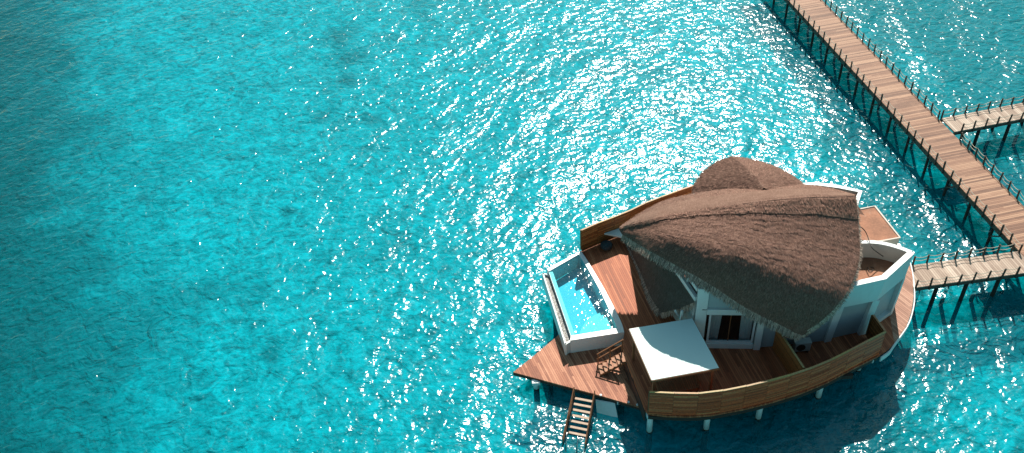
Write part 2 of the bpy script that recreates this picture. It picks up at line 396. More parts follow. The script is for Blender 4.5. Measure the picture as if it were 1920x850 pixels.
# villa link: left edge = far (north) edge
LA = at(1697, 499, 2.0); LB = at(1907, 470.5, 2.0); LC = at(1712.5, 539.6, 2.0); LD = at(1920, 512.5, 2.0)
dl = ((LB - LA).normalized() + (LD - LC).normalized()).normalized(); nl = Vector((dl.y, -dl.x, 0))
wl = (LC - LA).dot(nl)
root = thing('jetty', 'short pale plank jetty joining the round deck of the villa to the long walkway', 'jetty', tuple(LA), 'short side jetties')
tb = (LC - LA).dot(dl)
LLen = (LB - LA).length + 0.35
walkway(root, LA, dl, -0.3, LLen, wl, 1.985, M['branch'], [0.55 + 0.955 * k for k in range(8)] , [tb + 0.12 + 0.955 * k for k in range(8)], [tb + 1.75, tb + 3.75, tb + 5.9], skirt=0.22, pile_r=0.13)
# upper side branch
UA = at(1764.5, 222, 2.0); UB = at(1920, 190.5, 2.0); UC = at(1791, 247, 2.0); UD = at(1920, 223.4, 2.0)
du = ((UB - UA).normalized() + (UD - UC).normalized()).normalized(); nu = Vector((du.y, -du.x, 0)); wu = (UC - UA).dot(nu)
root = thing('jetty', 'pale plank side jetty branching right off the long walkway, cut off by the photo edge', 'jetty', tuple(UA), 'short side jetties')
walkway(root, UA, du, 0.0, 13, wu, 1.985, M['branch'], [0.08 + 1.0 * k for k in range(13)], [0.55 + 1.0 * k for k in range(13)], [2.3, 4.9, 7.5, 10.1], skirt=0.22, pile_r=0.13)

# ------------------------------------------------------------------ villa platform
Z = 2.0
def P2(x, y, z=2.0):
    p = at(x, y, z); return (p.x, p.y)
fence_px = [(1218, 735), (1255, 737), (1300, 738), (1340, 735), (1400, 724), (1450, 712), (1510, 694), (1560, 674), (1610, 648), (1661, 622)]
FS = [P2(x, y, 4.0) for x, y in fence_px]           # plan line of the south fence
NF = [P2(x, y, 4.0) for x, y in [(1090, 432), (1130, 415), (1175, 398), (1210, 381), (1255, 364), (1300, 348)]]
WE = [P2(1165, 650), P2(1180, 693), P2(1196, 733), P2(1210, 770)]     # west edge of the upper deck
pool_SE = P2(1170.5, 623, 2.2); pool_NE = P2(1089, 470.5, 2.2); pool_E = [P2(1102, 490, 2.2), P2(1135, 545, 2.2), P2(1163, 600, 2.2)]
EA = [(21.9, 35.1), P2(1677, 643), P2(1700, 612), P2(1709, 585), P2(1713, 555), (25.6, 41.3), (25.7, 43.0), (24.9, 45.3), (22.8, 47.4), (19.8, 48.9), (16.5, 49.5)]
upper = [(FS[0][0] + .02, FS[0][1] - .02)] + [(x, y - 0.10) for x, y in FS[1:-1]] + [(FS[-1][0] + .1, FS[-1][1] - .08)] + EA + [(x - .05, y + .08) for x, y in reversed(NF)] + [(pool_NE[0] + .02, pool_NE[1])] + pool_E + [pool_SE] + WE
root = thing('platform', 'brown timber villa deck standing on white piles, curved like a boat, with lower pointed terrace', 'deck', (14, 40, 0))
m = MB()
def in_round(p): return p[0] > 21.6
m.prism(upper, Z - 0.12, Z); m.build('deck', M['deck_up'], root)
# lighter round end of the deck, its boards laid the other way, 4 mm proud
rp = [P2(1668, 587), P2(1676.5, 643.5), P2(1700, 612), P2(1709, 585), P2(1713, 555), (25.55, 41.3), (25.6, 43.0), (24.8, 45.2), (22.8, 47.2), (22.8, 42), (23.0, 38.0)]
m = MB(); m.prism(rp, Z + 0.004, Z + 0.010); m.build('round_end_boards', M['deck_r'], root)
# fascia under the deck edge
def wall_strip(m, pts, z0, z1, t, col=None, closed=False):
    """vertical strip of thickness t along plan points (centre line)"""
    n_ = len(pts); L = []
    for i, p in enumerate(pts):
        a = Vector(pts[max(i - 1, 0)][:2]); c = Vector(pts[min(i + 1, n_ - 1)][:2]); d = (c - a).normalized(); L.append(Vector((-d.y, d.x)) * t / 2)
    q0 = [z0] * n_ if not isinstance(z0, (list, tuple)) else z0; q1 = [z1] * n_ if not isinstance(z1, (list, tuple)) else z1
    i0 = len(m.v); cc = col or m.cur or (1, 1, 1)
    for i, p in enumerate(pts):
        w = Vector(p[:2]); a = w - L[i]; c = w + L[i]
        tp = Vector(p[2:4]) if len(p) >= 4 else Vector((0, 0))     # lean of the top
        m.v += [Vector((a.x, a.y, q0[i])), Vector((c.x, c.y, q0[i])), Vector((c.x + tp.x, c.y + tp.y, q1[i])), Vector((a.x + tp.x, a.y + tp.y, q1[i]))]
    for i in range(n_ - 1):
        k = i0 + 4 * i
        for a, c in ((0, 1), (1, 2), (2, 3), (3, 0)):
            m.f.append((k + a, k + c, k + 4 + c, k + 4 + a)[::-1]); m.c.append(cc)
    m.f.append((i0, i0 + 1, i0 + 2, i0 + 3)); m.c.append(cc)
    k = i0 + 4 * (n_ - 1); m.f.append((k + 3, k + 2, k + 1, k)); m.c.append(cc)
def smooth_line(pts, sub=6):
    out = []; n_ = len(pts)
    for i in range(n_ - 1):
        p = [Vector(pts[max(0, min(n_ - 1, i + k))]) for k in (-1, 0, 1, 2)]
        for q in range(sub):
            t = q / sub
            out.append(0.5 * ((2 * p[1]) + (p[2] - p[0]) * t + (2 * p[0] - 5 * p[1] + 4 * p[2] - p[3]) * t * t + (3 * p[1] - p[0] - 3 * p[2] + p[3]) * t ** 3))
    out.append(Vector(pts[-1])); return out
m = MB(); L_ = [(x, y - .06) for x, y in FS]; wall_strip(m, [tuple(p) for p in smooth_line(L_, 4)], 1.60, 1.875, 0.08); m.build('fascia', M['dark'], root)
m = MB(); L_ = smooth_line([(21.25, 34.55), (21.95, 35.0), P2(1678, 644), P2(1701, 612), P2(1711, 585), P2(1715, 555), (25.65, 41.3), (25.8, 43.0), (24.95, 45.4), (22.85, 47.5), (19.8, 49.0)], 4)
wall_strip(m, [tuple(p) for p in L_], [1.62] * len(L_), 1.99, 0.07); m.build('fascia', M['white'], root)
m = MB(); wall_strip(m, [(p[0] - .02, p[1]) for p in WE], 1.02, 1.875, 0.06); m.build('fascia', M['dark'], root)
# lower pointed terrace
lower = [P2(962, 698, 1), P2(1000, 668, 1), P2(1043, 632, 1), (3.2, 39.9), (4.6, 39.6), (7.0, 38.6), (7.3, 33.2), P2(1204, 764.5, 1), P2(1170, 755, 1), P2(1115, 739, 1), P2(1040, 719, 1)]
m = MB(); m.prism(lower, 0.88, 1.0); m.build('lower_deck', M['deck_lo'], root)
m = MB(); wall_strip(m, [P2(962, 698, 1), P2(1040, 719, 1), P2(1115, 739, 1), P2(1170, 755, 1), P2(1204, 764.5, 1)], 0.72, 0.877, 0.06); m.build('fascia', M['dark'], root)
# piles
def pile(p, top, parent, white=True):
    m = MB(); m.tube([(p[0], p[1], 0.10), (p[0], p[1], top)], 0.17, 14); o = m.build('pile', M['white'] if white else M['pile_dark'], parent, smooth=True)
    m = MB(); m.tube([(p[0], p[1], -2.25), (p[0], p[1], -0.5), (p[0] + .01, p[1], 0.10)], 0.20, 14, 0.185); g = m.build('waterline_growth', M['pile_dark'], o, smooth=True)
    m = MB(); m.box((p[0], p[1], top - .14), 0.5, 0.5, 0.22); m.build('pile_cap', M['white'], o, bevel=.01)
    return o
for x, y in [(1221, 783), (1330, 778), (1430, 758), (1545, 718)]:
    p = P2(x, y, 1.7); pile((p[0], p[1] + .25), 1.86, root)
for x, y in [(9.5, 37), (13, 37.5), (17, 37.5), (21, 38), (24, 40.5), (24, 44), (20, 44.5), (16, 44.5), (12, 44.5), (8, 43), (7.5, 40), (20.5, 35.3), (19, 48), (11, 47.8)]: pile((x, y), 1.86, root)
for x, y in [P2(1005, 716, .8), (2.6, 38.2), (1.6, 36.2), (5.8, 34.2)]: pile((x, y + .1), 0.87, root)
for x, y in [(2.45, 41.8), (5.2, 42.4)]: pile((x, y), 0.93, root)
for x, y in [(1232, 779), (1350, 776), (1458, 752), (1585, 704), (1634, 676)]:
    p = at(x, y, 1.7); m = MB(); m.box((p.x, p.y + .22, 1.66), 0.22, 0.6, 0.26); m.build('beam_end', M['white'], root, bevel=.01)
p = P2(1180, 754, .85); m = MB(); m.box((p[0] - .6, p[1] + .25, .78), 0.26, 0.5, 0.2); m.build('beam_end', M['white'], root)
# inner joists (dark) so that the underside is not empty
m = MB()
for y in (33.6, 36, 38.5, 41, 43.5, 46): m.bar((7.6 if y > 33.7 else 9, y, 1.68), (23 if y > 36.5 else (19.3 if y < 34 else 21.5), y, 1.68), .18, .3)
m.build('joists', M['dark'], root)
# white panel hanging under the terrace
q = [at(1117, 751, .7), at(1153, 757, .7), at(1161, 796, -.35), at(1120, 785, -.35)]
m = MB(); a = [Vector(v) for v in q]; off = Vector((0, .06, .02)); m.hexa([a[3], a[2], a[1], a[0], a[3] + off, a[2] + off, a[1] + off, a[0] + off]); m.build('splash_panel', M['white'], root, bevel=.01)
# small deck lights along the terrace edge
for i, (x, y, lb) in enumerate([(1126.5, 741.5, 'small round white lamp set in the pointed terrace, beside the water stairs'), (1178.5, 754.5, 'small round white lamp in the shaded corner of the pointed terrace'), (1195, 759.5, 'small round white lamp on the terrace edge, nearest the bamboo screen')]):
    p = at(x, y, 1.0); m = MB(); m.tube([(p.x, p.y, 1.002), (p.x, p.y, 1.05)], .07, 12); m.tube([(p.x, p.y, 1.05), (p.x, p.y, 1.065)], .045, 12)
    tag(m.build('deck_lamp', M['white_clean'], None), lb, 'lamp', 'deck lamps')

# ------------------------------------------------------------------ bamboo screens
BC = [(0.90, 0.160, 0.050), (0.76, 0.122, 0.037), (0.95, 0.22, 0.08), (0.60, 0.095, 0.028), (0.82, 0.142, 0.043)]
BN = [(0.46, 0.17, 0.050), (0.36, 0.12, 0.035), (0.52, 0.21, 0.065), (0.30, 0.10, 0.028)]
def screen(root, line, z0, z1, cols, panel=1.35, n_slat=26, post_side=1):
    L = smooth_line([Vector((p[0], p[1], 0)) for p in line], 8)
    # arclength
    S = [0]
    for a, c in zip(L[:-1], L[1:]): S.append(S[-1] + (c - a).length)
    def pt(s):
        s = max(0, min(S[-1], s))
        for i in range(len(S) - 1):
            if s <= S[i + 1]: return L[i].lerp(L[i + 1], (s - S[i]) / max(1e-6, S[i + 1] - S[i]))
        return L[-1].copy()
    npn = max(1, round(S[-1] / panel)); pw = S[-1] / npn; hs = (z1 - z0) / n_slat
    for k in range(npn):
        m = MB(); s0 = k * pw + .008; s1 = (k + 1) * pw - .008; tone = ru(.88, 1.1)
        for j in range(n_slat):
            z = z0 + (j + .5) * hs + ru(-.1, .1) * hs; c = random.choice(cols); t = tone * ru(.8, 1.15)
            if rnd() < .08: t *= 1.45
            c = tuple(min(1, x * t) for x in c); o_ = ru(-.006, .006)
            pts = [pt(s0 + (s1 - s0) * q / 3) for q in range(4)]
            for q in range(3):
                a = pts[q].copy(); b_ = pts[q + 1].copy(); d = (b_ - a).normalized(); nn = Vector((-d.y, d.x, 0)); a += nn * o_; b_ += nn * o_
                a.z = b_.z = z; m.bar(a, b_, .030, hs * ru(.80, .93), c)
            if rnd() < .3: pass
        # thin backing cloth so that the screen is opaque
        pts = [pt(s0 + (s1 - s0) * q / 3) for q in range(4)]
        for q in range(3):
            a = pts[q].copy(); b_ = pts[q + 1].copy(); a.z = b_.z = (z0 + z1) / 2; m.bar(a, b_, .008, (z1 - z0) - .02, (.16, .09, .035))
        m.build('slat_panel', M['bamboo'], root)
        m = MB(); a = pt(s0); b_ = pt(s1); dz = ru(-.012, .012); a.z = z1 + .03 + dz; b_.z = z1 + .03 - dz; m.bar(a, b_, .10, .05, tuple(min(1, x * ru(1.0, 1.35)) for x in (.50, .30, .13)))
        m.build('top_rail', M['bamboo'], root)
    for k in range(npn + 1):
        p = pt(k * pw); q = pt(k * pw + .05) - pt(k * pw - .05); q.normalize(); nn = Vector((-q.y, q.x, 0)) * .07 * post_side
        m = MB(); m.box((p.x + nn.x, p.y + nn.y, (z0 + .15 + z1) / 2), .08, .08, z1 - z0 - .15, q, (.25, .13, .05)); m.build('fence_post', M['bamboo'], root)
r_ = thing('bamboo_screen', 'long curved golden bamboo screen along the front edge of the villa deck', 'screen', (FS[4][0], FS[4][1], 2), 'bamboo screens')
screen(r_, FS, 1.93, 3.97, BC)
r_ = thing('bamboo_screen', 'short bamboo screen closing the right end of the curved front screen', 'screen', (21.1, 35.5, 2), 'bamboo screens')
screen(r_, [(FS[-1][0] - .02, FS[-1][1] + .08), P2(1637.5, 590, 4)], 2.02, 3.95, BN, panel=1.6)
r_ = thing('bamboo_screen', 'straight reddish bamboo partition between house wall and front screen, beside air conditioner', 'screen', (15.4, 34.3, 2), 'bamboo screens')
screen(r_, [(15.12, 35.86), (15.82, 32.68)], 2.02, 3.95, BN, panel=3.4)
r_ = thing('bamboo_screen', 'brown bamboo screen along the far deck edge, running from the pool to the thatch', 'screen', (NF[2][0], NF[2][1], 2), 'bamboo screens')
screen(r_, NF, 2.02, 3.97, BN, post_side=1)

# ------------------------------------------------------------------ thatched roofs
def path(pts, n_):
    """resample [(px,py,z)...] -> n_+1 world points on a smooth curve"""
    W_ = smooth_line([at(*p) for p in pts], 10) if len(pts) > 2 else [at(*pts[0]).lerp(at(*pts[1]), k / 20) for k in range(21)]
    S = [0]
    for a, c in zip(W_[:-1], W_[1:]): S.append(S[-1] + (c - a).length)
    out = []
    for k in range(n_ + 1):
        s = S[-1] * k / n_; i = 0
        while i < len(S) - 2 and S[i + 1] < s: i += 1
        out.append(W_[i].lerp(W_[i + 1], min(1, (s - S[i]) / max(1e-6, S[i + 1] - S[i]))))
    return out
def coons(top, bottom, left, right, bulge=0.0, pv=1.0):
    """top/bottom lists nu+1 (left->right), left/right lists nv+1 (top->bottom)"""
    nu_ = len(top) - 1; nv = len(left) - 1; G = []
    for j in range(nv + 1):
        v = j / nv; R = []
        for i in range(nu_ + 1):
            u = i / nu_
            p = top[i] * (1 - v) + bottom[i] * v + left[j] * (1 - u) + right[j] * u - (top[0] * (1 - u) * (1 - v) + top[-1] * u * (1 - v) + bottom[0] * (1 - u) * v + bottom[-1] * u * v)
            p = Vector(p); p.z += bulge * math.sin(math.pi * min(1, u)) ** .8 * max(0, math.sin(math.pi * v ** 1.25)) ** .8
            R.append(p)
        G.append(R)
    return G
def sample(G, u, v):
    nv = len(G) - 1; nu_ = len(G[0]) - 1
    x = min(nu_ - 1e-4, max(0, u * nu_)); y = min(nv - 1e-4, max(0, v * nv)); i = int(x); j = int(y); a = x - i; c = y - j
    p00, p10, p01, p11 = G[j][i], G[j][i + 1], G[j + 1][i], G[j + 1][i + 1]
    p = p00 * (1 - a) * (1 - c) + p10 * a * (1 - c) + p01 * (1 - a) * c + p11 * a * c
    du_ = (p10 - p00) * (1 - c) + (p11 - p01) * c; dv_ = (p01 - p00) * (1 - a) + (p11 - p10) * a
    n_ = du_.cross(dv_)
    if n_.length < 1e-9: n_ = Vector((0, 0, 1))
    n_.normalize()
    if n_.z < 0: n_ = -n_
    return p, du_.normalized() if du_.length > 1e-9 else Vector((1, 0, 0)), dv_.normalized() if dv_.length > 1e-9 else Vector((0, -1, 0)), n_
TC = [(0.21, 0.110, 0.080), (0.25, 0.132, 0.095), (0.17, 0.090, 0.066), (0.32, 0.182, 0.132), (0.22, 0.116, 0.087)]
def blades(m, G, n_, lmin, lmax, width, lift, tilt=0.0, cols=TC, urange=(0, 1), vrange=(0, 1), dens=None, bright=1.0):
    for _ in range(n_):
        u = ru(*urange); v = ru(*vrange)
        if dens and rnd() > dens(u, v): continue
        p, du_, dv_, nn = sample(G, u, v)
        d = Vector((0, 0, -1)); d = d - nn * d.dot(nn)
        if d.length < .2: d = dv_
        d.normalize(); side = d.cross(nn).normalized()
        d = (d + side * (tilt + ru(-.28, .28))).normalized(); side = d.cross(nn).normalized()
        L = ru(lmin, lmax); w = width * ru(.6, 1.3); tip = p + d * L + nn * (lift * ru(.3, 1.4))
        c = random.choice(cols); t = ru(.75, 1.25) * bright; c = tuple(x * t for x in c)
        base = p + nn * .004
        m.face([base - side * w / 2, base + side * w / 2, tip + side * w * .18, tip - side * w * .18], c)
def rough(G, amp, courses=0):
    """uneven clumps in the surface itself"""
    from mathutils import noise as mn
    nv = len(G) - 1; nu_ = len(G[0]) - 1
    for j, R in enumerate(G):
        for i, p in enumerate(R):
            k = 1.0
            if j in (0, nv) or i in (0, nu_): k = .15
            if courses:
                v_ = (j / nv + .03 * mn.noise(Vector((i * .11, 3.1, j * .05)))) * courses; p.z += .034 * k * ((v_ % 1.0) - .5) * max(0, .5 + 1.6 * mn.noise(Vector((i * .12, j * .09, 9.1))))
            p.z += amp * k * (mn.noise(Vector((p.x * 1.3, p.y * 1.3, p.z * 1.3))) + .7 * mn.noise(Vector((p.x * 4, p.y * 4, p.z * 4))))
    return G
def thick_edge(m, line, drop, inward, col=None):
    """rolled dark underside lip below an eave line"""
    A = [Vector(p) for p in line]; B_ = [Vector(p) + Vector((0, 0, -drop * .55)) + inward * .02 for p in line]; C_ = [Vector(p) + Vector((0, 0, -drop)) + inward * .25 for p in line]; D_ = [Vector(p) + Vector((0, 0, -drop * .8)) + inward * 1.2 for p in line]
    m.grid([A, B_, C_, D_])
FC = [(0.72, 0.52, 0.40), (0.58, 0.41, 0.32), (0.82, 0.63, 0.50), (0.26, 0.175, 0.14), (0.40, 0.29, 0.23)]
def fringe(m, line, n_, lmin, lmax, out, cols=FC, w=.045, spread=.25, drop=0.10):
    S = len(line) - 1
    for _ in range(n_):
        s = ru(0, S - 1e-3); i = int(s); p = line[i].lerp(line[i + 1], s - i); d = (line[i + 1] - line[i]).normalized()
        L = ru(lmin, lmax); clump = .75 + .35 * math.sin(s * 5.1) * math.sin(s * 1.7)
        dirn = (out * ru(.15, .75) + Vector((0, 0, -1)) * ru(.5, 1.0) + d * ru(-spread, spread)).normalized()
        a = p + Vector((0, 0, -ru(0, drop))) - out * ru(0, .05); tip = a + dirn * L * clump; ww = w * ru(.6, 1.4); c = random.choice(cols); t = ru(.7, 1.2)
        m.face([a - d * ww / 2, a + d * ww / 2, tip + d * ww * .15, tip - d * ww * .15], tuple(x * t for x in c))

villa = thing('villa', 'white water villa under big brown thatched roofs shaped like leaves, behind the curved bamboo screen', 'house', (15.5, 40.5, 2))
Lt = (1163, 428, 6.35); Rt = (1603, 368, 9.3); Tip = (1503, 628, 4.6)
NU, NV = 90, 132
ridge = path([Lt, (1230, 410, 8.8), (1310, 393, 9.3), (1400, 381, 9.8), (1500, 371, 9.8), Rt], NU)
eave = path([(1168, 437, 6.3), (1190, 453, 7.0), (1218, 470, 8.1), (1250, 488, 8.15), (1300, 515, 7.85), (1322, 528, 7.7), (1345, 542, 7.3), (1400, 578, 6.3), (1450, 603, 5.6), Tip], NU)
east = path([Rt, (1610, 425, 8.3), (1612, 478, 7.6), (1602, 520, 7.3), (1580, 560, 6.9), (1545, 598, 5.9), Tip], NV)
west = path([Lt, (1168, 437, 6.3)], NV)
G1 = rough(coons(ridge, eave, west, east, 0.55), .055, 19)
m = MB(); m.grid(G1, flip=True)
thick_edge(m, [G1[-1][i] for i in range(NU + 1)], .34, Vector((.35, .8, 0)))
thick_edge(m, [G1[j][-1] for j in range(NV + 1)], .34, Vector((-.9, .1, 0)))
roof = m.build('roof', M['roofd'], villa, smooth=True)
GROOF = G1
m = MB(); blades(m, G1, 34000, .08, .19, .035, .020, tilt=.30, vrange=(.05, .985), urange=(0, .995))
m.build('thatch_strands', M['blade'], roof)
m = MB()
fringe(m, [G1[-1][i] for i in range(NU + 1)], 3600, .3, .6, Vector((-.6, -.9, 0)))
fringe(m, [G1[j][-1] for j in range(NV + 1)], 2600, .2, .42, Vector((1.3, -.15, 0)), spread=.6)
m.build('eave_fringe', M['blade'], roof)
# north slope
nedge = path([(1165, 424, 6.2), (1205, 397, 6.9), (1250, 375, 7.4), (1320, 360, 8.0), (1400, 352, 8.15), (1505, 346.5, 8.2), (1560, 354, 8.4), (1603, 366, 8.9)], NU)
NV2 = 16
G2 = rough(coons(nedge, ridge, path([(1165, 424, 6.2), Lt], NV2), path([(1603, 366, 8.9), Rt], NV2), .12), .05)
m = MB(); m.grid(G2, flip=True)
nl_ = [G2[0][i] for i in range(NU + 1)]
m.grid([nl_, [p + Vector((0, .03, -.2)) for p in nl_], [p + Vector((0.02, -.3, -.35)) for p in nl_], [p + Vector((0.1, -1.6, -.25)) for p in nl_]])
r2 = m.build('roof', M['roofe'], villa, smooth=True)
m = MB(); blades(m, G2, 9000, .10, .22, .035, .02, tilt=.1, bright=1.25); fringe(m, nl_[:22], 500, .15, .4, Vector((-.5, .6, 0)))
m.build('thatch_strands', M['blade'], r2)
# ridge cap, laid in overlapping lengths
m = MB(); seg = 14
for k in range(seg):
    u0_, u1_ = k / seg, (k + 1) / seg
    dv = (.135 + .006 * math.sin(k * 2.1)) if k > 2 else .10 + .014 * k
    rowsu = 6; P_ = []
    for j in range(7):
        v = -0.55 + j * (0.55 + dv) / 6
        R = []
        for i in range(rowsu + 1):
            u = u0_ + (u1_ - u0_) * i / rowsu
            if v < 0: p, a_, b_, nn = sample(G2, u, 1 + v)
            else: p, a_, b_, nn = sample(G1, u, v)
            R.append(p + nn * (.05 + .008 * (k % 2)))
        P_.append(R)
    m.grid(P_, flip=True)
    last = P_[-1]; m.grid([last, [p + Vector((0, .01, -.06)) for p in last]], flip=True)
cap_o = m.build('ridge_cap', M['roofe'], roof, smooth=False)
m = MB(); blades(m, G1, 2600, .10, .2, .04, .02, tilt=.1, vrange=(0, .12), bright=1.3)
for i in range(len(m.v)): m.v[i] = m.v[i] + Vector((0, -.03, .085))
m.build('thatch_strands', M['blade'], cap_o)

# rear dome-shaped roof
NA, NB = 40, 40
T = (1374, 293.5, 7.6); A_ = (1301, 366, 6.6); Rg = (1432, 352, 8.9); Re = (1509, 347.5, 7.4)
ra = path([T, (1404, 318, 8.4), Rg], NA)
ea = path([(1303, 347, 6.9), (1318, 385, 6.6)], NB)
D1 = coons(path([T, (1345, 303.5, 7.3), (1320, 322, 7.05), (1303, 347, 6.9)], NA), path([(1432, 352, 8.9), (1400, 385, 8.0), (1360, 390, 7.2), (1318, 390, 6.6)], NA), path([T, (1404, 318, 8.5), (1432, 352, 8.9)], NB), path([(1303, 347, 6.9), (1302, 366, 6.7), (1318, 390, 6.6)], NB), .35)
rough(D1, .05)
D2 = coons(path([T, (1404, 298, 7.5), (1445, 309, 7.4), (1480, 327, 7.35), (1511, 349, 7.4)], NA), path([(1432, 352, 8.9), (1460, 365, 8.6), (1490, 370, 8.2), (1520, 365, 7.5)], NA), path([T, (1404, 318, 8.5), (1432, 352, 8.9)], NB), path([(1511, 349, 7.4), (1520, 365, 7.5)], NB), .25)
rough(D2, .05)
m = MB(); m.grid(D1); m.grid(D2, flip=True)
thick_edge(m, D1[0], .3, Vector((.5, -.5, 0))); thick_edge(m, D2[0], .3, Vector((-.3, -.8, 0))); thick_edge(m, [D1[j][-1] for j in range(NB + 1)], .3, Vector((.9, 0, 0)))
r3 = m.build('roof', M['roofe'], villa, smooth=True)
m = MB(); blades(m, D1, 7000, .12, .26, .04, .03); blades(m, D2, 5000, .12, .26, .04, .03, bright=1.15); m.build('thatch_strands', M['blade'], r3)

# low side canopy on the west front
FU = path([(1215, 440, 6.15), (1257, 487, 6.05), (1280, 525, 6.0), (1303, 566, 5.95)], 40)
FL = path([(1174, 452, 2.15), (1186, 478, 2.15), (1203, 515, 2.2), (1222, 560, 2.4), (1240, 586, 2.75)], 40)
fl_l = [FU[0].lerp(FL[0], k / 20) for k in range(21)]; fl_r = path([(1303, 566, 5.95), (1275, 577, 4.6), (1240, 586, 2.75)], 20)
G3 = rough(coons(FU, FL, fl_l, fl_r, .08), .03)
m = MB(); m.grid(G3, flip=False); thick_edge(m, G3[-1], .22, Vector((.8, .2, 0))); thick_edge(m, [G3[j][-1] for j in range(21)], .22, Vector((0, .9, 0)))
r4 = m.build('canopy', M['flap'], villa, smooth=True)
m = MB(); blades(m, G3, 4000, .1, .22, .03, .02, cols=[(.12, .105, .088), (.15, .13, .11), (.1, .085, .07)], bright=1.0)
fringe(m, G3[-1], 2600, .25, .55, Vector((-.9, -.3, 0)), spread=.3); fringe(m, [G3[j][-1] for j in range(21)], 900, .2, .5, Vector((-.1, -.9, 0)), spread=.2)
m.build('eave_fringe', M['blade'], r4)

# ------------------------------------------------------------------ villa walls
bm_ = bmesh.new(); me = roof.data; bm_.from_mesh(me); bvh = BVHTree.FromBMesh(bm_)
bm2 = bmesh.new(); bm2.from_mesh(r2.data); bvh2 = BVHTree.FromBMesh(bm2)
def under(x, y, lim):
    h = None
    for bv in (bvh, bvh2):
        r = bv.ray_cast(Vector((x, y, 0)), Vector((0, 0, 1)))
        if r[0] is not None and (h is None or r[0].z < h): h = r[0].z
    return lim if h is None else min(lim, h - .06)
def wall(name, pts, z0, lim, t, mat, lean=None, parent=villa, n_=10):
    """wall whose top stays under the thatch; pts = base line, lean = top offset"""
    P_ = []
    for a, c in zip(pts[:-1], pts[1:]):
        for q in range(n_): P_.append((a[0] + (c[0] - a[0]) * q / n_, a[1] + (c[1] - a[1]) * q / n_))
    P_.append(pts[-1])
    z1 = []; Q = []
    for x, y in P_:
        lx, ly = (lean(x, y) if lean else (0, 0))
        z1.append(max(z0 + .3, under(x + lx, y + ly, lim))); Q.append((x, y, lx, ly))
    m = MB(); wall_strip(m, Q, z0, z1, t); return m.build(name, mat, parent)
W0 = (10.55, 36.47); W1 = (14.0, 36.05); W2 = (15.1, 36.04); W3 = (18.5, 36.2); W4 = (20.72, 36.55); W5 = (22.97, 37.97)
# behind-the-wall core so nothing is see-through
wall('wall', [(14.15, 36.12), (15.1, 36.12), (18.4, 36.24)], 2.0, 7.6, .18, M['panel'])
# upper grey panel above the sliding door
def hseg(z0, z1, x0, x1, yo, t, mat, name, par=villa):
    """piece of the door wall between W0 and W1"""
    def yy(x): return W0[1] + (W1[1] - W0[1]) * (x - W0[0]) / (W1[0] - W0[0]) + yo
    m = MB(); a = Vector((x0, yy(x0), (z0 + z1) / 2)); c = Vector((x1, yy(x1), (z0 + z1) / 2)); m.bar(a, c, t, z1 - z0); return m.build(name, mat, par, bevel=.012)
def yy(x): return W0[1] + (W1[1] - W0[1]) * (x - W0[0]) / (W1[0] - W0[0])
wall('wall_panel', [(10.95, yy(10.95) + .10), (14.1, yy(14.1) + .10)], 5.45, 7.7, .14, M['panel'])
wall('column', [(10.38, yy(10.38) + .05), (11.0, yy(11.0) + .05)], 2.0, 7.1, .26, M['white'], n_=3)
hseg(5.02, 5.46, 11.0, 14.35, -.02, .26, M['white'], 'lintel')
hseg(2.0, 2.42, 11.0, 13.95, -.01, .22, M['white'], 'sill')
wall('column', [(13.98, yy(13.98) - .03), (14.36, yy(14.36) - .03)], 2.0, 7.0, .34, M['white'], n_=2)
# sliding door
door = hseg(4.90, 5.02, 11.18, 13.9, .03, .12, M['white_clean'], 'sliding_door')
hseg(2.42, 2.56, 11.18, 13.9, .03, .12, M['white_clean'], 'frame', door)
for x in (11.18, 13.80): hseg(2.56, 4.90, x, x + .12, .03, .12, M['white_clean'], 'frame', door)
hseg(2.56, 4.90, 12.42, 12.47, .05, .05, M['rail'], 'mullion', door)
hseg(2.42, 5.02, 11.02, 11.17, .06, .03, M['glass'], 'glass', door)
hseg(2.56, 4.90, 11.31, 13.79, .07, .012, M['glass'], 'glass', door)
for x0, x1 in ((11.30, 12.0), (13.1, 13.82)):
    m = MB(); n_ = 44; top = []; bot = []
    for k in range(n_ + 1):
        x = x0 + (x1 - x0) * k / n_; w = .05 * math.sin(k * 1.25) + .02 * math.sin(k * .6)
        pinch = .25 if x0 < 12 else -.2
        top.append(Vector((x, yy(x) + .30 + w, 4.95))); bot.append(Vector((x - pinch * .4 * (k / n_ if x0 < 12 else 1 - k / n_), yy(x) + .32 + w, 2.2)))
    m.grid([top, bot]); m.build('curtain', M['curtain'], door, smooth=True)
# dark room interior behind the door
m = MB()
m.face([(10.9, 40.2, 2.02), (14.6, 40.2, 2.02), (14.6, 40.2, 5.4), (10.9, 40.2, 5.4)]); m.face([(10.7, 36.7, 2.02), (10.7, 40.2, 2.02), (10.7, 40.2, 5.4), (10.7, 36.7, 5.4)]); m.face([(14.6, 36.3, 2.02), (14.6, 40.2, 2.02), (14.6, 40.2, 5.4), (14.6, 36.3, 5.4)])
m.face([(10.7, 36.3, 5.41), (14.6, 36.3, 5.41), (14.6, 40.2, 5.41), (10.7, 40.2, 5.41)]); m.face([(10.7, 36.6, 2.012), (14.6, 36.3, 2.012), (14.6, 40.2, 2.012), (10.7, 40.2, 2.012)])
m.build('interior', M['room'], villa)
